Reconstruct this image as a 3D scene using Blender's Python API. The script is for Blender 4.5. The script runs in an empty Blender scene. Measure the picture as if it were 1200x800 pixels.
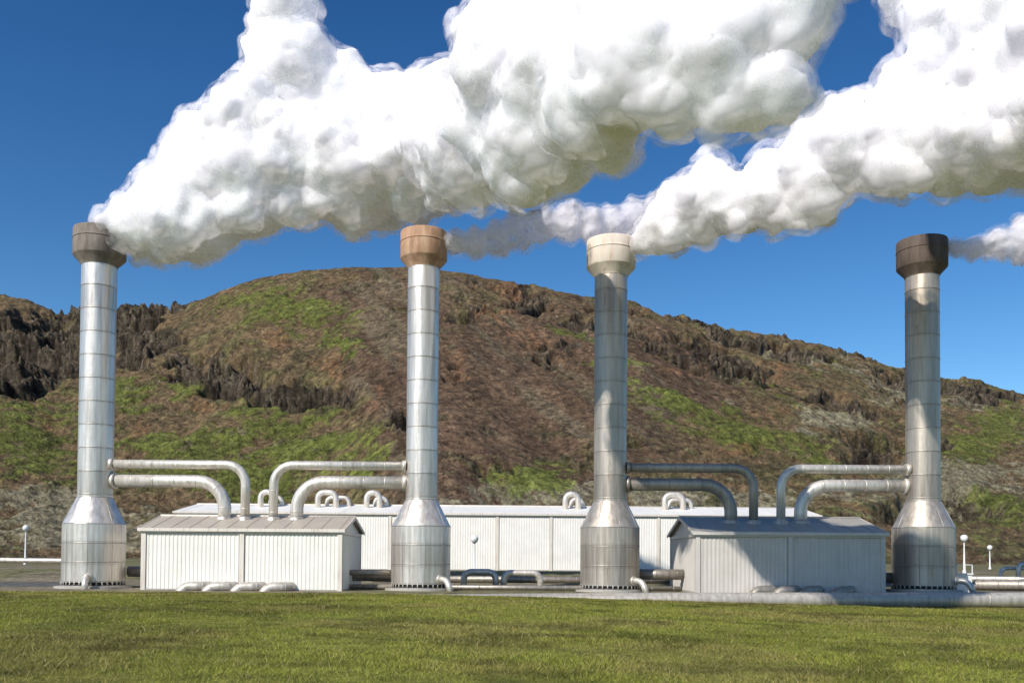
import bpy, bmesh, math, random
import numpy as np
from mathutils import Vector, Matrix, Euler
random.seed(7); np.random.seed(7)
S = bpy.context.scene
# ------------------------------------------------------------------ camera
F = 1050.0; PITCH = math.radians(1.5); ROLL = math.radians(0.4); CH = 1.75
SH = 255/F - math.tan(PITCH)
camd = bpy.data.cameras.new("camera"); cam = bpy.data.objects.new("camera", camd)
S.collection.objects.link(cam); S.camera = cam
camd.sensor_width = 36; camd.lens = F/1200*36; camd.shift_y = SH*F/1200
camd.clip_start = .1; camd.clip_end = 20000
R = (Matrix.Rotation(math.radians(90)+PITCH, 3, 'X') @ Matrix.Rotation(ROLL, 3, 'Z'))
cam.matrix_world = Matrix.Translation((0, 0, CH)) @ R.to_4x4()
def survey(px, py, d):
    """bearing / elevation measured on the photo, at a distance d -> world metres"""
    v = R @ Vector(((px-600)/F, (400-py)/F+SH, -1))
    return Vector((0, 0, CH)) + v*(d/v.y)
# ------------------------------------------------------------------ light
SUN = Vector((-0.52, -0.70, 0.72)).normalized()
w = bpy.data.worlds.new("World"); S.world = w; w.use_nodes = True
nt = w.node_tree; nt.nodes.clear()
sky = nt.nodes.new('ShaderNodeTexSky'); sky.sky_type = 'NISHITA'; sky.sun_disc = False
sky.sun_elevation = math.asin(SUN.z); sky.sun_rotation = math.atan2(SUN.x, SUN.y) % (2*math.pi)
sky.altitude = 900; sky.air_density = 1.0; sky.dust_density = 0.4; sky.ozone_density = 3.5
hs = nt.nodes.new('ShaderNodeHueSaturation'); hs.inputs['Saturation'].default_value = 1.25; hs.inputs['Hue'].default_value = .498
tcw = nt.nodes.new('ShaderNodeTexCoord'); sxw = nt.nodes.new('ShaderNodeSeparateXYZ'); nt.links.new(tcw.outputs['Generated'], sxw.inputs[0])
rw = nt.nodes.new('ShaderNodeValToRGB'); rw.color_ramp.elements[0].position = .15; rw.color_ramp.elements[0].color = (1.0, 1.0, 1.0, 1)
rw.color_ramp.elements[1].position = .6; rw.color_ramp.elements[1].color = (.55, .66, .80, 1); nt.links.new(sxw.outputs[2], rw.inputs[0])
mw = nt.nodes.new('ShaderNodeMixRGB'); mw.blend_type = 'MULTIPLY'; mw.inputs[0].default_value = 1
nt.links.new(hs.outputs[0], mw.inputs[1]); nt.links.new(rw.outputs[0], mw.inputs[2])
bg = nt.nodes.new('ShaderNodeBackground'); bg.inputs['Strength'].default_value = 0.135
wo = nt.nodes.new('ShaderNodeOutputWorld')
nt.links.new(sky.outputs[0], hs.inputs['Color']); nt.links.new(mw.outputs[0], bg.inputs[0]); nt.links.new(bg.outputs[0], wo.inputs[0])
sd = bpy.data.lights.new("sun", 'SUN'); sd.energy = 5.0; sd.angle = math.radians(.5); sd.color = (1, .95, .87)
so = bpy.data.objects.new("sun", sd); S.collection.objects.link(so)
so.rotation_euler = SUN.to_track_quat('Z', 'Y').to_euler(); so.location = (0, 0, 60)
S.view_settings.view_transform = 'Standard'; S.view_settings.look = 'None'; S.view_settings.exposure = 0
# ------------------------------------------------------------------ noise
def _h(ix, iy, s):
    n = (ix.astype(np.int64)*374761393 + iy.astype(np.int64)*668265263 + s*974634777) & 0xffffffff
    n = ((n ^ (n >> 13))*1274126177) & 0xffffffff
    return ((n ^ (n >> 16)) & 0xffff)/32767.5 - 1
def vn(x, y, s=0):
    ix = np.floor(x); iy = np.floor(y); fx = x-ix; fy = y-iy
    fx = fx*fx*fx*(fx*(fx*6-15)+10); fy = fy*fy*fy*(fy*(fy*6-15)+10)
    a = _h(ix, iy, s); b = _h(ix+1, iy, s); c = _h(ix, iy+1, s); d = _h(ix+1, iy+1, s)
    return (a*(1-fx)+b*fx)*(1-fy)+(c*(1-fx)+d*fx)*fy
def fbm(x, y, s=0, o=5, g=.5):
    r = 0; a = 1; t = 0
    for i in range(o):
        ca, sa = math.cos(.6*i), math.sin(.6*i)
        r = r + a*vn((x*ca-y*sa)*2**i+i*17.3, (x*sa+y*ca)*2**i-i*9.1, s+i); t += a; a *= g
    return r/t
def cells(x, y, s=0):
    ix = np.floor(x); iy = np.floor(y); f1 = np.full(x.shape, 9.); f2 = np.full(x.shape, 9.); idv = np.zeros(x.shape)
    for dx in (-1, 0, 1):
        for dy in (-1, 0, 1):
            cx = ix+dx; cy = iy+dy
            px = cx+.5+.45*_h(cx, cy, s); py = cy+.5+.45*_h(cx, cy, s+5)
            d = np.hypot(x-px, y-py); nw = d < f1
            f2 = np.where(nw, f1, np.minimum(f2, d)); idv = np.where(nw, _h(cx, cy, s+9), idv); f1 = np.where(nw, d, f1)
    return f1, f2, idv
def sst(a, b, x):
    t = np.clip((x-a)/(b-a), 0, 1); return t*t*(3-2*t)
def blur(a, r, n=3):
    for _ in range(n):
        for ax in (0, 1):
            p = np.concatenate([np.repeat(a.take([0], ax), r+1, ax), a, np.repeat(a.take([-1], ax), r, ax)], ax).cumsum(ax)
            L = a.shape[ax]; w_ = 2*r+1
            a = (p.take(range(w_, w_+L), ax)-p.take(range(0, L), ax))/w_
    return a
# ------------------------------------------------------------------ material helpers
def newmat(name):
    m = bpy.data.materials.new(name); m.use_nodes = True
    n = m.node_tree.nodes; l = m.node_tree.links
    return m, n, l, n['Principled BSDF']
def noise(n, l, vec, scale, detail=6, rough=.6):
    t = n.new('ShaderNodeTexNoise'); t.inputs['Scale'].default_value = scale
    t.inputs['Detail'].default_value = detail; t.inputs['Roughness'].default_value = rough
    if vec is not None: l.new(vec, t.inputs['Vector'])
    return t.outputs['Fac']
def ramp(n, l, f, stops):
    r = n.new('ShaderNodeValToRGB'); e = r.color_ramp.elements
    while len(e) < len(stops): e.new(.5)
    for k, (p, c) in zip(e, stops):
        k.position = p; k.color = (*c, 1) if len(c) == 3 else c
    l.new(f, r.inputs[0]); return r.outputs[0]
def mapping(n, l, sc, src='Object'):
    tc = n.new('ShaderNodeTexCoord'); mp = n.new('ShaderNodeMapping'); mp.inputs['Scale'].default_value = sc
    l.new(tc.outputs[src], mp.inputs[0]); return mp.outputs[0]
def mul(n, l, a, b, f=1.0, mode='MULTIPLY'):
    m = n.new('ShaderNodeMixRGB'); m.blend_type = mode
    if isinstance(f, float): m.inputs[0].default_value = f
    else: l.new(f, m.inputs[0])
    for i, x in ((1, a), (2, b)):
        if isinstance(x, tuple): m.inputs[i].default_value = (*x, 1)
        else: l.new(x, m.inputs[i])
    return m.outputs[0]
def bump(n, l, h, p, strength=.3, dist=.02):
    b = n.new('ShaderNodeBump'); b.inputs['Strength'].default_value = strength; b.inputs['Distance'].default_value = dist
    l.new(h, b.inputs['Height']); l.new(b.outputs[0], p.inputs['Normal'])
def metal(name, col, rough=.42, seg=1.3, metallic=.6, rust=0.0):
    m, n, l, p = newmat(name)
    st = noise(n, l, mapping(n, l, (3, 3, .18)), 1.6, 7, .65)
    c = mul(n, l, col, ramp(n, l, st, [(.32, (.60, .57, .53)), (.6, (1, 1, 1))]), .85)
    tc = n.new('ShaderNodeTexCoord'); sx = n.new('ShaderNodeSeparateXYZ'); l.new(tc.outputs['Object'], sx.inputs[0])
    dv = n.new('ShaderNodeMath'); dv.operation = 'DIVIDE'; dv.inputs[1].default_value = seg; l.new(sx.outputs[2], dv.inputs[0])
    fl = n.new('ShaderNodeMath'); fl.operation = 'FLOOR'; l.new(dv.outputs[0], fl.inputs[0])
    wn = n.new('ShaderNodeTexWhiteNoise'); wn.noise_dimensions = '1D'; l.new(fl.outputs[0], wn.inputs['W'])
    c = mul(n, l, c, ramp(n, l, wn.outputs['Value'], [(0, (.78, .77, .76)), (1, (1.05, 1.05, 1.05))]), 1.0)
    fr = n.new('ShaderNodeMath'); fr.operation = 'FRACT'; l.new(dv.outputs[0], fr.inputs[0])
    c = mul(n, l, c, ramp(n, l, fr.outputs[0], [(0, (.75, .73, .7)), (.12, (1, 1, 1)), (.86, (1, 1, 1)), (1, (.7, .67, .62))]), .25)
    if rust > 0:
        rn = noise(n, l, mapping(n, l, (2, 2, .5)), 1.3, 8, .7)
        c = mul(n, l, c, (.22, .11, .055), ramp(n, l, rn, [(.62-rust*.2, (0, 0, 0)), (.75, (1, 1, 1))]), 'MIX')
    l.new(c, p.inputs['Base Color']); p.inputs['Metallic'].default_value = metallic
    rr = n.new('ShaderNodeMapRange'); rr.inputs[3].default_value = rough-.08; rr.inputs[4].default_value = rough+.16
    l.new(st, rr.inputs[0]); l.new(rr.outputs[0], p.inputs['Roughness'])
    bump(n, l, noise(n, l, mapping(n, l, (1, 1, .6)), 2.2, 3), p, .35, .05)
    return m
def painted(name, col, dirt=(.55, .45, .33), amt=.5, rough=.5, streak=(4, 4, .25)):
    m, n, l, p = newmat(name)
    a = noise(n, l, mapping(n, l, streak), 1.5, 8, .7)
    c = mul(n, l, col, dirt, ramp(n, l, a, [(.5, (0, 0, 0)), (.8, (amt, amt, amt))]), 'MIX')
    b = noise(n, l, mapping(n, l, (1, 1, 1)), .7, 4)
    c = mul(n, l, c, ramp(n, l, b, [(.3, (.88, .88, .87)), (.7, (1, 1, 1))]), 1.0)
    l.new(c, p.inputs['Base Color']); p.inputs['Roughness'].default_value = rough
    return m
def rusty(name, stops, rough=.85):
    m, n, l, p = newmat(name)
    a = noise(n, l, mapping(n, l, (1.6, 1.6, .35)), 1.5, 9, .7)
    l.new(ramp(n, l, a, stops), p.inputs['Base Color']); p.inputs['Roughness'].default_value = rough
    bump(n, l, a, p, .4, .03); return m
M_alu = metal("aluminium_cladding", (.87, .81, .74), .36, metallic=.70)
M_alu2 = metal("shaded_steel_cladding", (.58, .52, .45), .42, rust=.10, metallic=.65)  # darker than the first cladding: steam shade put into the colour, plus rust
M_pipe = metal("pipe_cladding_bright", (.84, .79, .72), .38, seg=50, metallic=.5)
M_pipe2 = metal("pipe_cladding_grey", (.46, .42, .37), .45, seg=50)
M_pipe3 = metal("pipe_cladding_mid", (.66, .62, .56), .45, seg=50, metallic=.4)
M_band = metal("seam_band", (.60, .56, .51), .42, seg=50)
M_white = painted("cream_paint", (.88, .85, .78), amt=.3)
M_whitetrim = painted("cream_trim", (.76, .70, .62), (.34, .2, .11), .8)
M_back = painted("pale_cladding", (.88, .85, .79), amt=.3)
M_shaded = painted("shaded_cladding", (.60, .56, .51), (.3, .28, .25), .4)  # right building: steam shadow put into the wall colour as darker grey
M_shadedtrim = painted("shaded_trim", (.60, .56, .51), (.3, .27, .22), .5)  # trim darkened in its colour the same way, for steam shadow
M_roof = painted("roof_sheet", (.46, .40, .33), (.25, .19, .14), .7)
M_roof2 = painted("roof_sheet_shaded", (.38, .35, .31), (.22, .19, .16), .6)  # darker roof copy, steam shadow included in the colour
M_conc = painted("concrete", (.46, .43, .39), (.2, .19, .17), .6, .9, (1, 1, 1))
M_dark = painted("painted_void", (.035, .033, .03), amt=.1, rough=.9)  # near-black colour that paints in the dark of openings
M_lampw = painted("lamp_white", (.82, .82, .80), amt=.1)
M_cap = [rusty("cap_brown", [(.3, (.13, .10, .08)), (.55, (.25, .21, .18)), (.75, (.36, .31, .27))]),
         rusty("cap_rust", [(.3, (.26, .15, .095)), (.5, (.46, .28, .18)), (.72, (.62, .47, .34))]),
         rusty("cap_cream", [(.27, (.24, .16, .11)), (.4, (.68, .58, .48)), (.7, (.82, .76, .68))]),
         rusty("cap_dark", [(.3, (.07, .052, .043)), (.55, (.14, .105, .085)), (.8, (.23, .185, .15))])]
# ------------------------------------------------------------------ mesh helpers
def link(o, parent=None):
    S.collection.objects.link(o)
    if parent: o.parent = parent
    return o
def empty(name, loc=(0, 0, 0)):
    e = bpy.data.objects.new(name, None); e.location = loc; e.empty_display_size = .3
    S.collection.objects.link(e); return e
class MB:
    def __init__(s): s.v = []; s.f = []; s.sm = []
    def box(s, x0, x1, y0, y1, z0, z1):
        b = len(s.v)
        s.v += [(x0, y0, z0), (x1, y0, z0), (x1, y1, z0), (x0, y1, z0), (x0, y0, z1), (x1, y0, z1), (x1, y1, z1), (x0, y1, z1)]
        for q in ((0, 3, 2, 1), (4, 5, 6, 7), (0, 1, 5, 4), (1, 2, 6, 5), (2, 3, 7, 6), (3, 0, 4, 7)):
            s.f.append(tuple(b+i for i in q)); s.sm.append(False)
        return s
    def prism(s, poly, ax, a0, a1):
        b = len(s.v); n = len(poly)
        for a in (a0, a1):
            for p in poly: s.v.append((a, p[0], p[1]) if ax == 'x' else (p[0], a, p[1]))
        s.f.append(tuple(b+i for i in range(n))[::-1]); s.sm.append(False)
        s.f.append(tuple(b+n+i for i in range(n))); s.sm.append(False)
        for i in range(n):
            j = (i+1) % n; s.f.append((b+i, b+j, b+n+j, b+n+i)); s.sm.append(False)
        return s
    def lathe(s, prof, seg=64, c=(0, 0, 0), smooth=True):
        b = len(s.v); n = len(prof)
        for r, z in prof:
            for k in range(seg):
                a = 2*math.pi*k/seg; s.v.append((c[0]+r*math.cos(a), c[1]+r*math.sin(a), c[2]+z))
        for i in range(n-1):
            for k in range(seg):
                k2 = (k+1) % seg
                s.f.append((b+i*seg+k, b+i*seg+k2, b+(i+1)*seg+k2, b+(i+1)*seg+k)); s.sm.append(smooth)
        return s
    def tube(s, path, r, seg=20, caps=True):
        path = [Vector(p) for p in path]; b = len(s.v); n = len(path)
        t0 = (path[1]-path[0]).normalized()
        up = Vector((0, 0, 1)) if abs(t0.z) < .9 else Vector((0, 1, 0))
        nrm = (up - t0*up.dot(t0)).normalized()
        rr = r if isinstance(r, (list, tuple)) else [r]*n
        for i, p in enumerate(path):
            t = (path[min(i+1, n-1)]-path[max(i-1, 0)]).normalized()
            nrm = (nrm - t*nrm.dot(t)).normalized(); bi = t.cross(nrm)
            for k in range(seg):
                a = 2*math.pi*k/seg; q = p+nrm*(rr[i]*math.cos(a))+bi*(rr[i]*math.sin(a)); s.v.append(tuple(q))
        for i in range(n-1):
            for k in range(seg):
                k2 = (k+1) % seg
                s.f.append((b+i*seg+k, b+i*seg+k2, b+(i+1)*seg+k2, b+(i+1)*seg+k)); s.sm.append(True)
        if caps:
            s.f.append(tuple(b+k for k in range(seg))[::-1]); s.sm.append(False)
            s.f.append(tuple(b+(n-1)*seg+k for k in range(seg))); s.sm.append(False)
        return s
    def make(s, name, mat, parent=None, loc=None):
        m = bpy.data.meshes.new(name); m.from_pydata(s.v, [], s.f); m.update()
        m.polygons.foreach_set('use_smooth', s.sm)
        bm = bmesh.new(); bm.from_mesh(m); bmesh.ops.recalc_face_normals(bm, faces=bm.faces); bm.to_mesh(m); bm.free()
        m.materials.append(mat); o = bpy.data.objects.new(name, m)
        if loc: o.location = loc
        return link(o, parent)
def rounded(pts, bend):
    pts = [Vector(p) for p in pts]; out = [pts[0]]
    for i in range(1, len(pts)-1):
        a, p, c = pts[i-1], pts[i], pts[i+1]; u = (a-p); v = (c-p)
        bb = min(bend, u.length*.49 if i > 1 else u.length*.95, v.length*.49 if i < len(pts)-2 else v.length*.95); u.normalize(); v.normalize()
        A = p+u*bb; C = p+v*bb; ang = u.angle(v); th = math.pi-ang
        if th < .03: out.append(p); continue
        rad = bb/math.tan(th/2); cen = p+(u+v).normalized()*(rad/math.cos(th/2))
        e1 = (A-cen).normalized(); e2 = (C-cen); e2 = (e2-e1*e2.dot(e1)).normalized()
        N = 12
        for k in range(N+1):
            g = th*k/N; out.append(cen+e1*rad*math.cos(g)+e2*rad*math.sin(g))
    out.append(pts[-1]); return out
def pipe(name, pts, r, bend, mat=None, parent=None, seam=1.2, flange=()):
    mat = mat or M_pipe
    path = rounded(pts, bend)
    mb = MB().tube(path, r)
    acc = 0
    for i in range(1, len(path)):
        d = path[i]-path[i-1]; L = d.length; dn = d.normalized(); s0 = seam-acc
        while s0 < L:
            p = path[i-1]+dn*s0; mb.tube([p-dn*.02, p+dn*.02], r*1.035, caps=True); s0 += seam
        acc = (acc+L) % seam
    for f in flange:
        i = 0 if f == 0 else -1; j = 1 if f == 0 else -2
        dn = (path[j]-path[i]).normalized(); mb.tube([path[i], path[i]+dn*.22], r*1.28)
    return mb.make(name, mat, parent)
# ------------------------------------------------------------------ ground
def gz(x, y):
    x = np.asarray(x, float); y = np.asarray(y, float)
    f = -.04-.50*sst(-9, 27, x)
    yard = np.zeros_like(f)
    z = f + (yard-f)*sst(44.9, 46.6, y)
    z = z + .06*fbm(x*.12, y*.12, 3, 3)*(1-sst(43, 45, y))
    z = z + .75*sst(62, 72, y) + .5*sst(100, 160, y)
    z = z - 6*sst(420, 900, y)
    return z
def axis(lim0, lim1, a, b, step):
    c = list(np.arange(a, b+1e-6, step)); g = step; lo = a; hi = b
    L = []
    while lo > lim0: g *= 1.25; lo -= g; L.append(lo)
    g = step; H = []
    while hi < lim1: g *= 1.25; hi += g; H.append(hi)
    return np.array(L[::-1]+c+H)
gx = axis(-4000, 4000, -70, 70, .5); gy = axis(-1500, 5000, -6, 110, .4)
X, Y = np.meshgrid(gx, gy); Z = gz(X, Y)
def gridmesh(name, X, Y, Z, mat, attrs=None):
    h, wd = X.shape; m = bpy.data.meshes.new(name)
    co = np.stack([X, Y, Z], -1).reshape(-1, 3).astype(np.float32)
    idx = np.arange(h*wd).reshape(h, wd)
    q = np.stack([idx[:-1, :-1], idx[:-1, 1:], idx[1:, 1:], idx[1:, :-1]], -1).reshape(-1, 4)
    m.vertices.add(len(co)); m.vertices.foreach_set('co', co.ravel())
    m.loops.add(q.size); m.loops.foreach_set('vertex_index', q.ravel().astype(np.int32))
    m.polygons.add(len(q)); m.polygons.foreach_set('loop_start', np.arange(0, q.size, 4, dtype=np.int32))
    m.update(calc_edges=True); m.polygons.foreach_set('use_smooth', np.ones(len(q), bool))
    for k, v in (attrs or {}).items():
        a = m.attributes.new(k, 'FLOAT_COLOR', 'POINT'); vv = np.ones((h*wd, 4), np.float32); vv[:, :3] = v.reshape(-1, 3)
        a.data.foreach_set('color', vv.ravel())
    m.materials.append(mat); o = bpy.data.objects.new(name, m); return link(o)
nz = fbm(X*.15, Y*.15, 11, 5); nz2 = fbm(X*.9, Y*.9, 21, 4)
edge = 45.3+.9*nz2
lawn = np.array([.15, .158, .032]); grav = np.array([.20, .175, .125]); asph = np.array([.12, .12, .115]); moss = np.array([.15, .145, .075])
C = np.empty(X.shape+(3,)); C[:] = grav
C = C*(1+.35*nz2[..., None])
mk = sst(-.05, .3, nz+.1)[..., None]; C = C*(1-mk*.5)+np.array([.13, .135, .05])*mk*.5
mk = sst(-.1, .25, nz+.15)[..., None]*sst(56, 62, Y)[..., None]; C = C*(1-mk)+moss*mk
mk = (sst(50, 52, Y)*(1-sst(60, 62, Y)))[..., None]*(X < -26).astype(float)[..., None]; C = C*(1-mk)+asph*mk
mk = sst(95, 120, Y)[..., None]; C = C*(1-mk)+(moss*(1+.5*nz2[..., None]))*mk
mk = 1-sst(edge-.25, edge+.25, Y)[..., None]; C = C*(1-mk)+lawn*(1+.3*nz[..., None])*mk
C = np.clip(C, .01, 1)
def terrain_mat(name, s1, s2, bstr, bdist, con=(.45, 1.5), stones=0.0):
    m, n, l, p = newmat(name)
    at = n.new('ShaderNodeAttribute'); at.attribute_name = 'Col'
    v = mapping(n, l, (1, 1, 1))
    a = noise(n, l, v, s1, 10, .72); b = noise(n, l, v, s2, 6, .7)
    k0, k1 = con
    c = mul(n, l, at.outputs['Color'], ramp(n, l, a, [(.36, (k0, k0, k0)), (.64, (k1, k1*.98, k1*.94))]), 1.0)
    c = mul(n, l, c, ramp(n, l, b, [(.36, (.55, .55, .53)), (.64, (1.4, 1.38, 1.34))]), .85)
    if stones:
        vo = n.new('ShaderNodeTexVoronoi'); vo.inputs['Scale'].default_value = stones; l.new(v, vo.inputs['Vector'])
        msk = noise(n, l, v, stones*.12, 4, .7)
        c = mul(n, l, c, ramp(n, l, vo.outputs['Distance'], [(.12, (.32, .30, .29)), (.32, (1, 1, 1))]), ramp(n, l, msk, [(.44, (0, 0, 0)), (.56, (1, 1, 1))]))
    l.new(c, p.inputs['Base Color']); p.inputs['Roughness'].default_value = .95
    p.inputs['Specular IOR Level'].default_value = .15
    ad = n.new('ShaderNodeMath'); ad.operation = 'ADD'; l.new(a, ad.inputs[0]); l.new(b, ad.inputs[1])
    bump(n, l, ad.outputs[0], p, bstr, bdist); return m
gridmesh("ground", X, Y, Z, terrain_mat("ground_soil", 1.2, 9, .6, .05), {'Col': C})
# ------------------------------------------------------------------ mountain
rx = np.array([-1200, -600, -250, 0, 30, 60, 100, 150, 215, 250, 300, 350, 400, 470, 540, 580, 640, 700, 760, 810, 850, 900, 960, 1000, 1040, 1100, 1150, 1175, 1200, 1400, 1800, 2400], float)
ry = np.array([420, 380, 350, 342, 348, 359, 354, 352, 351, 338, 322, 313, 310, 311, 315, 324, 334, 347, 355, 368, 381, 389, 399, 409, 425, 440, 444, 454, 460, 492, 535, 565], float)
cols = np.concatenate([np.linspace(-1200, -60, 140), np.linspace(-58, 1258, 1350), np.linspace(1262, 2400, 140)])
T = np.concatenate([np.linspace(-.25, 1.0, 720), np.linspace(1.01, 2.2, 50)])
PX, TT = np.meshgrid(cols, T)
rid = np.interp(PX, rx, ry) - np.tan(ROLL)*(PX-600)
Yb = 210+20*vn(PX*.006, PX*0+3, 5); Yr = 620+60*vn(PX*.003, PX*0+9, 6)+120*sst(800, 1300, PX)
YY = Yb+(Yr-Yb)*TT
Zr = (655-rid)*Yr/1050+CH
t = np.clip(TT, 0, 1)
prof = .06*t+.94*(t**1.12)
prof = prof + .05*np.sin(t*math.pi*1.0)*sst(500, 800, PX)
Zm = Zr*prof
Zm = np.where(TT < 0, -3*(-TT/.25), Zm)
bk = np.clip(TT-1, 0, 2); Zm = Zm - Zr*(1.0*bk**1.3)
XX = (PX-600)/1050*YY
PY = 655-1050*(Zm-CH)/YY+np.tan(ROLL)*(PX-600)
wx = PX+44*fbm(XX*.012, YY*.02, 31, 5)+26*fbm(XX*.06, YY*.06, 37, 6, .62)
wy = PY+30*fbm(XX*.014, YY*.018, 41, 5)+18*fbm(XX*.07, YY*.07, 43, 6, .62)
def blob(cx, cy, a, b, rot=0):
    c, s_ = math.cos(math.radians(rot)), math.sin(math.radians(rot))
    dx = wx-cx; dy = wy-cy; u = (dx*c+dy*s_)/a; v = (-dx*s_+dy*c)/b
    return np.clip(1.35-np.sqrt(u*u+v*v), 0, 1)
def many(L):
    m = np.zeros_like(PX)
    for q in L: m = np.maximum(m, blob(*q))
    return m
nA = fbm(XX*.03, YY*.03, 51, 6, .55); nB = fbm(XX*.12, YY*.12, 61, 5, .62); nC = fbm(XX*.5, YY*.5, 71, 3, .7)
ROCK = many([(40, 405, 85, 60), (160, 395, 50, 46), (340, 455, 100, 22, 5), (545, 355, 40, 14), (683, 378, 26, 14, 30), (600, 345, 40, 10, 25), (840, 425, 90, 14, 20), (470, 490, 22, 12),
             (120, 360, 90, 20), (980, 470, 70, 14, 15), (1120, 595, 60, 20), (1120, 460, 100, 16, 10), (930, 400, 90, 10, 15), (530, 440, 16, 10), (240, 420, 36, 24), (1050, 530, 70, 15), (780, 362, 70, 10, 15), (20, 460, 60, 20), (860, 395, 40, 8, 15), (640, 400, 40, 8, 20), (740, 395, 40, 8, 20)])
GREEN = many([(40, 525, 90, 44), (240, 545, 130, 40), (330, 510, 100, 38, 10), (340, 362, 90, 26, 5), (400, 400, 40, 14, 20), (840, 505, 120, 24, 14), (640, 572, 46, 20), (700, 410, 60, 8, 32), (960, 540, 60, 16, 10),
              (1180, 600, 50, 24), (1130, 520, 60, 18), (890, 450, 60, 8, 20), (290, 560, 100, 28), (1180, 500, 50, 18), (780, 480, 60, 14, 25), (220, 450, 22, 14), (160, 460, 20, 20), (430, 540, 30, 30)])
SCREE = many([(620, 470, 150, 120, 15), (480, 430, 60, 110), (760, 430, 120, 50, 20), (560, 560, 90, 50), (430, 350, 60, 40)])
RED = many([(402, 430, 16, 22, 70), (845, 524, 34, 6), (572, 350, 24, 10), (545, 425, 7, 30), (155, 505, 16, 10, -50), (700, 500, 18, 10), (1080, 480, 18, 7), (905, 430, 18, 7), (620, 380, 30, 8, 20), (440, 470, 12, 24), (330, 400, 30, 10), (240, 470, 20, 10), (900, 490, 30, 6), (800, 440, 30, 7), (60, 500, 20, 8)])
GREY = many([(100, 620, 160, 30), (940, 410, 110, 14, 15), (1130, 570, 110, 45), (1110, 465, 110, 18, 8), (980, 500, 50, 18), (40, 590, 80, 18), (800, 590, 300, 18)])
rockm = sst(.38, .60, ROCK+.5*nA+.45*nB+.1*nC)
rocks = sst(.38, .54, nB+.35*nC+.25*nA)*.95
greenm = sst(.40, .78, GREEN+1.15*nB+.6*nA+.6*nC)
screem = sst(.1, .5, SCREE+.25*nA+.2*nB)
redm = sst(.38, .95, RED+.6*nB+.4*nC)
greym = sst(.42, .8, GREY+.8*nB+.5*nC)
def col(r, g, b): return np.array([r, g, b])
K = np.empty(PX.shape+(3,)); K[:] = col(.182, .128, .074)
v = sst(-.3, .3, nB)[..., None]; K = K*(1-v)+col(.115, .088, .050)*v
m = sst(.0, .4, fbm(XX*.07, YY*.07, 55, 6, .65))[..., None]*.6; K = K*(1-m)+col(.15, .145, .062)*m
m = (screem*.92)[..., None]; sc = col(.136, .089, .060)*(1+.5*fbm(XX*.16+YY*.03, YY*.02, 81, 5, .6))[..., None]; K = K*(1-m)+sc*m
gul = sst(.0, .35, fbm(XX*.09+YY*.035, YY*.012, 83, 5))
m = (screem*gul*.6)[..., None]; K = K*(1-m)+col(.180, .152, .102)*m
m = (greym*.8)[..., None]; K = K*(1-m)+col(.27, .25, .175)*m
m = (greenm*.87*(1-.6*screem*(GREEN < .2)))[..., None]; gg = col(.120, .142, .032)*(1+.7*nA+.5*nB)[..., None]; K = K*(1-m)+gg*m
m = (np.maximum(rockm, rocks*.85)*.92)[..., None]
f1, f2, cid = cells(XX*.11+.5*nB, YY*.08+.4*nC, 17)
g1, g2, gid = cells(XX*.33+.4*nC, YY*.22+.4*nB, 19)
rk = col(.076, .061, .048)*(1+.35*cid+.4*gid+.6*nC)[..., None]; K = K*(1-m)+rk*m
m = (redm*.5)[..., None]; K = K*(1-m)+col(.26, .135, .075)*m
K = K*(1+.65*nC)[..., None]
K = np.clip(K, .008, 1)
fade = sst(0, .12, TT)
rdm = blur(rockm, 3); rsm = blur(rocks, 2, 2)
sA = fbm(XX*.022, YY*.022, 161, 3, .45); sB = fbm(XX*.055, YY*.05, 163, 3, .5); sC = fbm(XX*.14, YY*.12, 167, 3, .5)
def terrace(h, wob):
    q = (Zm+wob)/h; fr = q-np.floor(q); return h*(sst(.55, .95, fr)-fr)
r1 = terrace(19., 22*sA+4*sB); r2 = terrace(7.5, 9*sB+5*sA); r3 = terrace(3.0, 3.5*sC+3*sB)
med = sst(0, .6, f2-f1); sml = sst(0, .5, g2-g1)
disp = 3.4*nA*fade + 1.9*nB*(1-.6*screem)*(1-.4*rdm) + .5*nC*(1-.4*screem)
disp = disp + rdm*fade*(2.5*sA+1.0*r1+1.0*r2+.8*r3+2.0*(1+.5*cid)*med+1.0*(1+.8*gid)*sml+.5*nC) + screem*fade*2.4*fbm(XX*.07+YY*.03, YY*.012, 121, 4)
disp = disp + rsm*fade*(.6*r3+1.4*(1+.6*cid)*med+.7*sml)
disp = disp + greym*.6*sC
smooth_top = sst(225, 260, PX)*(1-sst(540, 580, PX))
edgef = 1-(.15+.5*smooth_top)*np.exp(-((TT-1)/.05)**2)
dn = disp*edgef-1.2*rdm
Zm = Zm+dn*.9
YYd = YY-dn*.45*fade
gridmesh("mountain", XX, YYd, Zm, terrain_mat("mountain_slope", .3, 1.1, 1.0, 1.3, (.42, 1.55), .55), {'Col': K})
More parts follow.
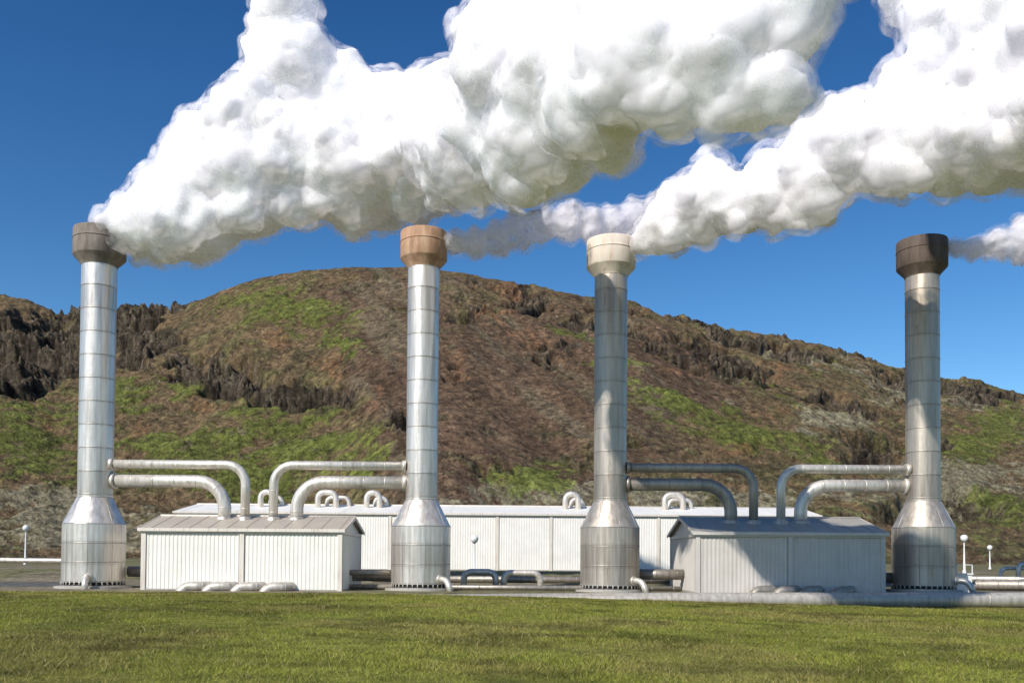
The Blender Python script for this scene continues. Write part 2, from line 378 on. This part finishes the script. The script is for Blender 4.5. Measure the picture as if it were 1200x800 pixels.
# ------------------------------------------------------------------ lawn grass
N = 440000
yy = 9+(45.4-9)*np.random.rand(N)**1.0; xx = (np.random.rand(N)*2-1)*(yy*.64+3)
gzv = gz(xx, yy); hgt = (.02+.045*np.random.rand(N))*(1+.9*fbm(xx*.6, yy*.6, 5, 3)); tall = np.random.rand(N) < .03; hgt[tall] *= 2.0
wid = .004+.0004*yy; ang = np.random.rand(N)*2*math.pi; lean = hgt*1.1
ca, sa = np.cos(ang), np.sin(ang); la = np.random.rand(N)*2*math.pi
P = np.empty((N, 3, 3), np.float32)
P[:, 0] = np.stack([xx-ca*wid, yy-sa*wid, gzv-.01], -1); P[:, 1] = np.stack([xx+ca*wid, yy+sa*wid, gzv-.01], -1)
P[:, 2] = np.stack([xx+np.cos(la)*lean, yy+np.sin(la)*lean, gzv+hgt], -1)
gm = bpy.data.meshes.new("lawn_grass"); gm.vertices.add(N*3); gm.vertices.foreach_set('co', P.ravel())
gm.loops.add(N*3); gm.loops.foreach_set('vertex_index', np.arange(N*3, dtype=np.int32)); gm.polygons.add(N)
gm.polygons.foreach_set('loop_start', np.arange(0, N*3, 3, dtype=np.int32)); gm.update(calc_edges=True)
cn = fbm(xx*.25, yy*.25, 201, 5)[:, None]; rr = np.random.rand(N)[:, None]
gc = np.array([.305, .335, .045])*(1-rr*.4)+np.array([.43, .38, .08])*rr*.4
v = sst(-.05, .4, cn+.14*(yy[:, None] > 40)); gc = gc*(1-v*.65)+np.array([.38, .30, .10])*v*.65
v = sst(-.1, .35, fbm(xx*.5, yy*.5, 211, 5, .6))[:, None]; gc = gc*(1-.5*v)
v = sst(-.1, .3, fbm(xx*.09, yy*.18, 221, 4, .55))[:, None]; gc = gc*(1-.22*v)
gc[tall] = [.38, .32, .13]; gc = gc*(.7+.6*np.random.rand(N))[:, None]
ca4 = np.ones((N, 3, 4), np.float32); ca4[:, :, :3] = gc[:, None, :]
ga = gm.attributes.new('Col', 'FLOAT_COLOR', 'POINT'); ga.data.foreach_set('color', ca4.ravel())
mg, n, l, p = newmat("grass_blade"); at = n.new('ShaderNodeAttribute'); at.attribute_name = 'Col'
l.new(at.outputs['Color'], p.inputs['Base Color']); p.inputs['Roughness'].default_value = .7
tr = n.new('ShaderNodeBsdfTranslucent'); l.new(at.outputs['Color'], tr.inputs[0]); mx = n.new('ShaderNodeMixShader'); mx.inputs[0].default_value = .4
l.new(p.outputs[0], mx.inputs[1]); l.new(tr.outputs[0], mx.inputs[2]); l.new(mx.outputs[0], n['Material Output'].inputs[0])
gm.materials.append(mg); link(bpy.data.objects.new("lawn_grass", gm))
# ------------------------------------------------------------------ steam stacks
DS = 50.3
def stack(x, y, z, mat, capm, rs, htop, drain):
    e = empty("steam_stack", (x, y, z))
    rt = 1.65
    MB().lathe([(rt+.35, -.3), (rt+.35, .10), (rt+.05, .10)], 48, smooth=False).make("concrete_plinth", M_conc, e)
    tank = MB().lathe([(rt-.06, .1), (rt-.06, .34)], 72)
    tank.make("tank_skirt_dark_ring", M_dark, e)  # solid ring; its dark colour stands in for shade between the brackets
    b = MB().lathe([(rt+.03, .34), (rt+.03, .42)], 72).lathe([(rt+.06, .10), (rt+.06, .16)], 72)
    for k in range(36):
        a = 2*math.pi*k/36; c, s_ = math.cos(a), math.sin(a)
        b.tube([(c*(rt-.01), s_*(rt-.01), .1), (c*(rt-.01), s_*(rt-.01), .42)], .045, 6)
    b.make("tank_skirt_brackets", M_band, e)
    MB().lathe([(rt, .40), (rt, 3.55)], 96).make("tank", mat, e)
    MB().lathe([(rt, 3.55), (rs, 5.05)], 96).make("tank_cone", mat, e)
    MB().lathe([(rs, 5.05), (rs, htop-1.9)], 96).make("shaft", mat, e)
    bands = MB()
    for zz in (1.45, 2.5, 3.55):
        bands.lathe([(rt, zz-.02), (rt+.012, zz-.02), (rt+.012, zz+.02), (rt, zz+.02)], 96)
    zz = 5.05
    while zz < htop-2:
        hw = .024
        bands.lathe([(rs, zz-hw), (rs+.016, zz-hw), (rs+.016, zz+hw), (rs, zz+hw)], 96); zz = 1.3*(math.floor(zz/1.3+1e-4)+1)
    for k in range(8):
        a = 2*math.pi*(k+.3)/8; c, s_ = math.cos(a), math.sin(a)
        bands.tube([(c*rt, s_*rt, .42), (c*rt, s_*rt, 3.55), (c*rs, s_*rs, 5.05)], .012, 6)
    bands.make("seam_bands", M_band, e)
    rc = rs*1.50
    MB().lathe([(rs+.02, htop-2.05), (rs+.05, htop-1.95), (rc-.03, htop-1.55), (rc, htop-1.5), (rc, htop-.05), (rc-.02, htop), (rc-.1, htop), (rc-.12, htop-.3), (rc-.25, htop-1.4)], 96).make("silencer_cap", capm, e)
    MB().lathe([(rc-.2, htop-1.2), (.02, htop-1.2)], 48).make("cap_grating", M_dark, e)
    MB().lathe([(rc+.0, htop-.62), (rc+.02, htop-.62), (rc+.02, htop-.56), (rc, htop-.56)], 96).make("cap_hoop", capm, e)
    for o in drain:
        a = math.radians(o); c, s_ = math.cos(a), math.sin(a)
        path = rounded([(c*(rt-.1), s_*(rt-.1), .62), (c*(rt+.6), s_*(rt+.6), .62), (c*(rt+.9), s_*(rt+.9), -.1)], .35)
        MB().tube(path, .17, 18).tube([path[0], path[0]+Vector((c*.2, s_*.2, 0))], .24, 18).make("drain_pipe", M_pipe, e)
    return e
st = [(-23.45, DS, 0, M_alu, M_cap[0], .93, 20.15, [-75]),
      (-5.10, DS, 0, M_alu, M_cap[1], .88, 20.15, [-45]),
      (5.50, DS, 0, M_alu2, M_cap[2], .92, 19.75, [-45]),
      (23.1, DS, .12, M_alu2, M_cap[3], .90, 19.75, [-35])]
for a in st: stack(*a)
def overhead(xs, side, x_up, x_lo, mat, rs):
    zt = 1.75+(655-547)*DS/1050; zl = 1.75+(655-566)*DS/1050
    pipe("steam_pipe", [(xs+side*(rs*.95), DS-.2, zt), (x_up, DS-.2, zt), (x_up, DS-.2, 3.5)], .25, 1.1, mat, flange=(0,))
    pipe("steam_pipe", [(xs+side*(rs*.95), DS+.1, zl), (x_lo, DS+.1, zl), (x_lo, DS+.1, 3.5)], .36, 1.55, mat, flange=(0,))
s_ = DS/1050
overhead(-23.45, 1, (288-600)*s_, (262-600)*s_, M_pipe, .93)
overhead(-5.10, -1, (321-600)*s_, (347-600)*s_, M_pipe, .88)
overhead(5.50, 1, (882-600)*s_, (857-600)*s_, M_pipe2, .92)
overhead(23.1, -1, (914-600)*s_, (939-600)*s_, M_pipe, .90)
# ------------------------------------------------------------------ clad buildings
def corr(mb, x0, x1, y, z0, z1, pitch=.22, dep=.024, axis='x', out=-1):
    n = max(2, int(round((x1-x0)/pitch))); p = (x1-x0)/n; prof = []
    for i in range(n):
        a = x0+i*p; prof += [(a, 0), (a+p*.42, 0), (a+p*.5, dep), (a+p*.92, dep)]
    prof.append((x1, 0)); b = len(mb.v)
    for z in (z0, z1):
        for a, d in prof: mb.v.append((a, y+out*d, z) if axis == 'x' else (y+out*d, a, z))
    k = len(prof)
    for i in range(k-1): mb.f.append((b+i, b+i+1, b+k+i+1, b+k+i)); mb.sm.append(False)
def building(name, x0, x1, y0, y1, z0, ze, zr, bays, Mw, Mt, Mr, seamp=1.0, seamh=.022):
    e = empty(name, (x0, y0, 0)); W = x1-x0; D = y1-y0; ym = D/2
    MB().prism([(.06, z0), (D-.06, z0), (D-.06, ze-.03), (ym, zr-.05), (.06, ze-.03)], 'x', .06, W-.06).make("core_walls", Mw, e)
    c = MB(); post = MB(); bw = W/bays
    for i in range(bays):
        corr(c, i*bw+.16, (i+1)*bw-.16, .03, z0+.12, ze-.22); corr(c, i*bw+.16, (i+1)*bw-.16, D-.03, z0+.12, ze-.22, out=1)
    nb = max(1, int(round(D/6)))
    for i in range(nb):
        a = D/nb
        for xs, o in ((.03, -1), (W-.03, 1)): corr(c, i*a+.16, (i+1)*a-.16, xs, z0+.12, ze-.22, axis='y', out=o)
    c.make("corrugated_cladding", Mw, e)
    for i in range(bays+1):
        xa = max(-.02, min(W-.24+.02, i*bw-.12)); post.box(xa, xa+.24, -.06, .06, z0, ze-.2); post.box(xa, xa+.24, D-.06, D+.06, z0, ze-.2)
    for i in range(1, nb): post.box(-.05, .05, i*D/nb-.1, i*D/nb+.1, z0, ze-.2); post.box(W-.05, W+.05, i*D/nb-.1, i*D/nb+.1, z0, ze-.2)
    for xs in (-.035, W-.065):
        post.box(xs, xs+.1, .07, .2, z0, ze-.2); post.box(xs, xs+.1, D-.2, D-.07, z0, ze-.2)
    post.box(-.03, W+.03, -.075, .05, ze-.198, ze+.0); post.box(-.03, W+.03, D-.05, D+.075, ze-.198, ze)
    post.box(-.04, .04, .055, D-.055, ze-.197, ze-.02); post.box(W-.04, W+.04, .055, D-.055, ze-.197, ze-.02)
    post.make("frame_trim", Mt, e)
    MB().box(.0, W, -.035, D+.035, z0-.25, z0+.1).make("concrete_footing", M_conc, e)
    r = MB(); o = .16; sl = (zr-ze)/ym; th = .09
    r.prism([(-o, ze-o*sl), (ym, zr), (ym, zr+th), (-o, ze-o*sl+th)], 'x', -o, W+o)
    r.prism([(D+o, ze-o*sl+.002), (ym+.003, zr), (ym+.003, zr+th), (D+o, ze-o*sl+th)], 'x', -o, W+o)
    r.make("roof", Mr, e)
    s2 = MB(); xk = .5
    while xk < W-.1:
        for sgn in (0, 1):
            ya, yb2 = (-o, ym-.06) if sgn == 0 else (D+o, ym+.06)
            za, zb = ze-o*sl+th, zr+th-.06*sl
            s2.prism([(ya, za+.002), (yb2, zb+.002), (yb2, zb+seamh), (ya, za+seamh)] if sgn == 0 else [(yb2, zb+.002), (ya, za+.002), (ya, za+seamh), (yb2, zb+seamh)], 'x', xk, xk+.04)
        xk += seamp
    s2.make("roof_seams", Mr, e)
    t2 = MB()
    t2.prism([(-o-.03, ze-o*sl-.06), (-o-.03, ze-o*sl+th+.02), (-o-.002, ze-o*sl+th+.02), (-o-.002, ze-o*sl-.06)], 'x', -o-.02, W+o+.02)
    for xs in (-o-.04, W+o+.002):
        t2.prism([(-o, ze-o*sl-.06), (ym, zr-.06), (ym, zr+th+.03), (-o, ze-o*sl+th+.03)], 'x', xs, xs+.038)
        t2.prism([(D+o, ze-o*sl-.06), (ym+.002, zr-.06), (ym+.002, zr+th+.03), (D+o, ze-o*sl+th+.03)], 'x', xs, xs+.038)
    t2.tube([(-o-.03, ym, zr+th+.02), (W+o+.03, ym, zr+th+.02)], .07, 10)
    t2.make("roof_trim", Mt, e)
    return e
building("separator_building", -19.7, -9.05, 47.7, 53.7, -.05, 3.22, 3.98, 2, M_white, M_whitetrim, M_roof)
building("separator_building", 9.8, 19.85, 47.7, 55.4, -.05, 3.22, 4.15, 2, M_shaded, M_shadedtrim, M_roof2)
building("long_plant_hall", -30.1, 27.5, 80, 92, .7, 5.75, 6.75, 12, M_back, M_whitetrim, M_back, 4.8)
for xx_ in (288, 262, 321, 347, 882, 857, 914, 939):
    r_ = .25 if xx_ in (288, 321, 882, 914) else .36; d_ = -.2 if r_ == .25 else .1
    MB().lathe([(r_+.16, 3.55), (r_+.16, 3.98), (r_+.03, 4.05)], 24).make("roof_collar", M_band, None, ((xx_-600)*s_, DS+d_, 0))
for px_, wv in ((310, 1), (378, 2), (436, 1), (672, 1), (790, 2)):
    x0 = (px_-600)*83/1050
    pipe("vent_pipe", [(x0-.7, 84, 5.9), (x0-.7, 84, 7.9), (x0+.5*wv, 84, 7.9), (x0+.5*wv, 84, 5.9)], .27, .6, M_pipe)
    pipe("vent_pipe", [(x0-.1, 85.2, 5.9), (x0-.1, 85.2, 7.5), (x0+1.0*wv, 85.2, 7.5), (x0+1.0*wv, 85.2, 5.9)], .2, .5, M_pipe)
def foot(px_, L, mat, r=.27, sg=-1):
    x0 = (px_-600)*47.2/1050
    pipe("condensate_pipe", [(x0, 47.9, .22), (x0, 47.15, .22), (x0+sg*L, 47.0, .20), (x0+sg*(L+.25), 46.9, -.35)], r, .42, mat, seam=.8)
for q in (242, 272, 305, 339): foot(q, 1.1, M_pipe3, .27)
for q in (908, 935): foot(q, 1.1, M_pipe2, .27)
for q in (962, 1000): foot(q, 1.0, M_pipe2, .27)
path = [(-60, 45.3, -1.4), (-13, 45.3, -.62), (-8.5, 45.3, -.50), (8, 45.3, -.26), (27, 45.3, -.12), (60, 45.3, -.12)]
pipe("pipeline", path, .40, .5, M_pipe3, seam=4.0)
sad = MB()
for xk in np.arange(2, 60, 6.0):
    sad.box(xk, xk+.3, 45.0, 45.6, -1.2, -.42)
sad.make("pipe_support_row", M_conc)
pipe("water_main", [(-22, 51.5, .9), (-19.5, 51.5, .9)], .3, .3, M_pipe2)
pipe("water_main", [(-9.2, 51.2, .75), (-6.6, 51.2, .75)], .3, .3, M_pipe2)
pipe("water_main", [(-9.2, 50.2, .95), (-6.8, 50.2, .95)], .16, .3, M_pipe2)
pipe("water_main", [(7.0, 51.2, .95), (9.9, 51.2, .95)], .3, .3, M_pipe2)
pipe("water_main", [(19.8, 51, .85), (21.6, 51, .85)], .3, .3, M_pipe2)
pipe("water_main", [(-9, 49.9, .18), (9.4, 49.9, .18)], .14, .3, M_pipe2)
pipe("water_main", [(-9, 58, .45), (12, 58, .45)], .22, .3, M_pipe2)
pipe("water_main", [(-3.0, 56, -.1), (-3.0, 56, .95), (-1.0, 56, .95), (-1.0, 56, -.1)], .2, .5, M_pipe)
pipe("water_main", [(-.5, 56, -.1), (-.5, 56, .9), (1.8, 56, .9), (1.8, 56, -.1)], .2, .5, M_pipe)
pipe("water_main", [(25, 53, .42), (60, 53, .42)], .3, .3, M_pipe2)
pipe("water_main", [(26, 55, .75), (60, 55, .75)], .16, .3, M_pipe)
pipe("water_main", [(32.2, 57, 0), (32.2, 57, 1.7), (34.5, 57, 1.7), (34.5, 57, 0)], .14, .4, M_pipe)
pipe("water_main", [(31.4, 57.6, 0), (31.4, 57.6, 1.4), (34, 57.6, 1.4), (34, 57.6, 0)], .12, .4, M_pipe)
pipe("pipeline", [(-90, 78, 1.55), (-40, 78, 1.35), (-34, 78, 1.3)], .22, .3, M_pipe)
e = empty("valve_cabinet", (25.9, 52.2, 0)); f = MB()
f.box(-.06, .96, -.06, .86, 1.05, 1.12)
for a in (-.03, .88):
    for b_ in (-.03, .80): f.box(a, a+.05, b_, b_+.05, 1.12, 1.65)
f.box(-.03, .93, -.03, .0, 1.6, 1.64); f.box(-.03, .93, .82, .85, 1.6, 1.64); f.make("top_rail", M_lampw, e)
MB().box(0, .9, 0, .8, -.05, 1.05).make("cabinet_body", M_lampw, e)
def lamp(px_, d, zb, ztop):
    e = empty("street_lamp", ((px_-600)*d/1050, d, zb)); h = ztop-zb
    MB().lathe([(.16, 0), (.16, .3), (.09, .35), (.055, h-.3)], 16).make("post", M_lampw, e)
    MB().lathe([(.02, h-.32), (.14, h-.3), (.3, h-.1), (.34, h+.08), (.30, h+.24), (.16, h+.36), (.01, h+.4)], 24).make("globe", M_lampw, e)
lamp(30, 100, .8, 4.8); lamp(556, 76, .6, 3.4); lamp(1130, 85, .7, 4.0); lamp(1160, 120, .8, 3.7)
# ------------------------------------------------------------------ steam (a dense heart inside one thin drifting layer)
def ico(sub):
    bm = bmesh.new(); bmesh.ops.create_icosphere(bm, subdivisions=sub, radius=1)
    v = np.array([p.co[:] for p in bm.verts]); f = np.array([[q.index for q in g.verts] for g in bm.faces]); bm.free(); return v, f
I3, I2, I1 = ico(3), ico(2), ico(1)
STEAM = (.985, .96, .99, 1)
def core_mat():
    m, n, l, p = newmat("steam_core")
    p.inputs['Base Color'].default_value = STEAM; p.inputs['Roughness'].default_value = 1
    p.inputs['Specular IOR Level'].default_value = 0
    p.inputs['Subsurface Weight'].default_value = 1; p.inputs['Subsurface Radius'].default_value = (1, 1, 1); p.inputs['Subsurface Scale'].default_value = 1.0
    return m
def veil_mat(name, amax, lo, hi, scale):
    m, n, l, p = newmat(name); out = n['Material Output']
    d = n.new('ShaderNodeBsdfDiffuse'); d.inputs[0].default_value = STEAM
    t_ = n.new('ShaderNodeBsdfTranslucent'); t_.inputs[0].default_value = STEAM
    m1 = n.new('ShaderNodeMixShader'); m1.inputs[0].default_value = .42; l.new(d.outputs[0], m1.inputs[1]); l.new(t_.outputs[0], m1.inputs[2])
    a = noise(n, l, mapping(n, l, (1, 1, 1)), scale, 5, .62)
    lw = n.new('ShaderNodeLayerWeight'); lw.inputs[0].default_value = .5
    sb = n.new('ShaderNodeMath'); sb.operation = 'SUBTRACT'; sb.inputs[0].default_value = 1; l.new(lw.outputs['Facing'], sb.inputs[1])
    r1 = n.new('ShaderNodeMapRange'); r1.interpolation_type = 'SMOOTHSTEP'; r1.inputs[1].default_value = 0.02; r1.inputs[2].default_value = .85; l.new(sb.outputs[0], r1.inputs[0])
    r2 = n.new('ShaderNodeMapRange'); r2.interpolation_type = 'SMOOTHSTEP'; r2.inputs[1].default_value = lo; r2.inputs[2].default_value = hi; r2.inputs[4].default_value = amax; l.new(a, r2.inputs[0])
    fa = n.new('ShaderNodeMath'); fa.operation = 'MULTIPLY'; l.new(r1.outputs[0], fa.inputs[0]); l.new(r2.outputs[0], fa.inputs[1])
    tp = n.new('ShaderNodeBsdfTransparent'); m2 = n.new('ShaderNodeMixShader'); l.new(fa.outputs[0], m2.inputs[0])
    l.new(tp.outputs[0], m2.inputs[1]); l.new(m1.outputs[0], m2.inputs[2]); l.new(m2.outputs[0], out.inputs[0]); return m
MC = core_mat(); MV1 = veil_mat("steam_mantle", .60, .25, .5, .9); MV2 = veil_mat("steam_veil", .72, .30, .60, .7); MT = veil_mat("steam_thin", .70, .25, .55, .9); MT2 = veil_mat("steam_thin_veil", .36, .36, .62, .7)
def plume(name, L, depth, voxel, amp=1.0, thin=False):
    V = []; Fs = []; off = 0
    def add(c, r, I):
        nonlocal off
        V.append(I[0]*r+np.array(c)); Fs.append(I[1]+off); off += len(I[0])
    for q in L:
        x, y, r = q[:3]
        d = q[3] if len(q) > 3 else depth(x, y); c = np.array(survey(x, y, d)[:]); Rr = r*d/1050*.86
        add(c, Rr, I3)
        for k in range(18):
            u = np.random.randn(3); u /= np.linalg.norm(u); r1 = Rr*random.uniform(.26, .5); c1 = c+u*(Rr*random.uniform(.78, .94)-r1*.25); add(c1, r1, I2)
            for j in range(5):
                u2 = np.random.randn(3); u2 /= np.linalg.norm(u2)
                if u2.dot(u) < -.1: u2 = -u2
                r2 = r1*random.uniform(.28, .55); add(c1+u2*r1*.8, r2, I1)
    V = np.concatenate(V).astype(np.float32); Q = np.concatenate(Fs).astype(np.int32)
    m = bpy.data.meshes.new(name); m.vertices.add(len(V)); m.vertices.foreach_set('co', V.ravel())
    m.loops.add(Q.size); m.loops.foreach_set('vertex_index', Q.ravel()); m.polygons.add(len(Q)); m.polygons.foreach_set('loop_start', np.arange(0, Q.size, 3, dtype=np.int32)); m.update(calc_edges=True)
    tmp = link(bpy.data.objects.new("tmp", m))
    rm = tmp.modifiers.new("fuse", 'REMESH'); rm.mode = 'VOXEL'; rm.voxel_size = voxel; rm.use_smooth_shade = True
    sm = tmp.modifiers.new("soften", 'SMOOTH'); sm.factor = .5; sm.iterations = 6
    dg = bpy.context.evaluated_depsgraph_get(); fused = bpy.data.meshes.new_from_object(tmp.evaluated_get(dg))
    bpy.data.objects.remove(tmp); bpy.data.meshes.remove(m)
    e = empty(name)
    layers = [("dense_core", MC, -.10*amp, ((1.6, .6), (.6, .18)), 2), ("veil", MV2, .24*amp, ((1.4, .8), (.5, .22)), 6)]
    if thin: layers = [("inner_mantle", MT, -.22, ((1.1, .5), (.4, .2)), 0), ("mantle", MV1, -.08, ((1.5, .6), (.5, .25)), 0), ("veil", MT2, .10, ((1.2, .7), (.4, .3)), 2)]
    for nm, mt, off_, tex, smi in layers:
        me = fused.copy(); me.name = nm; me.materials.clear(); me.materials.append(mt); o = link(bpy.data.objects.new(nm, me), e)
        if smi: sm = o.modifiers.new("soften", 'SMOOTH'); sm.factor = .5; sm.iterations = smi
        for sz, st_ in tex:
            tx = bpy.data.textures.new(nm+"_tex", 'CLOUDS'); tx.noise_scale = sz; tx.noise_depth = 2
            dm = o.modifiers.new("billow", 'DISPLACE'); dm.texture = tx; dm.texture_coords = 'LOCAL'; dm.strength = st_*amp; dm.mid_level = .5
        dm = o.modifiers.new("offset", 'DISPLACE'); dm.strength = off_; dm.mid_level = 0
    return e
A = [(126, 279, 16), (138, 270, 30), (165, 262, 44), (195, 252, 58), (228, 248, 68), (240, 195, 62), (288, 205, 86), (296, 145, 62, 50), (350, 190, 80), (345, 75, 60, 49.5), (350, 120, 60, 50.5), (335, 22, 45, 49), (415, 200, 80), (390, 125, 72),
     (445, 155, 78), (475, 165, 76), (490, 180, 78), (520, 135, 68), (540, 165, 78), (560, 170, 80), (600, 80, 85, 36.5), (572, 38, 46, 37), (600, 150, 80), (640, 150, 82), (615, 195, 58), (680, 60, 92), (700, 120, 78), (760, 70, 90), (790, 112, 55), (840, 60, 88), (862, 115, 55),
     (915, 112, 42), (915, 22, 72), (860, 15, 70), (640, 0, 60), (740, -10, 80), (840, -60, 90), (960, -60, 70), (600, -40, 60, 36)]
plume("steam_plume", A, lambda x, y: float(np.interp(x, [126, 250, 440, 500, 600, 740, 960], [50.3, 51.0, 51.5, 50.0, 38.0, 30.0, 27.5])), .19)
B = [(745, 287, 16), (765, 277, 26), (792, 257, 42), (830, 236, 50), (872, 238, 42), (835, 208, 30), (910, 228, 48), (950, 212, 58), (900, 200, 32), (1000, 172, 64), (960, 172, 44), (1050, 172, 64), (1100, 160, 74), (1160, 150, 74),
     (1220, 140, 80), (1065, 112, 50), (1105, 72, 56), (1170, 60, 80), (1240, 50, 90), (1098, 15, 50), (1065, -12, 44), (1130, 0, 70), (1200, -20, 90), (1300, 90, 110), (1390, 30, 120)]
plume("steam_plume", B, lambda x, y: 50.3-(x-737)*.03, .19)
Cc = [(512, 286, 14), (530, 286, 18), (555, 286, 21), (582, 280, 24), (606, 272, 27), (636, 264, 26), (664, 260, 27), (692, 262, 26), (718, 262, 24), (742, 258, 28), (770, 250, 28)]
plume("steam_plume", Cc, lambda x, y: 50.3+(x-512)*.012, .13, .7, True)
Dd = [(1098, 287, 9), (1118, 290, 14), (1142, 291, 18), (1170, 286, 24), (1205, 280, 30), (1250, 272, 38), (1300, 262, 46)]
plume("steam_plume", Dd, lambda x, y: 50.3-(x-1098)*.01, .13, .7, True)
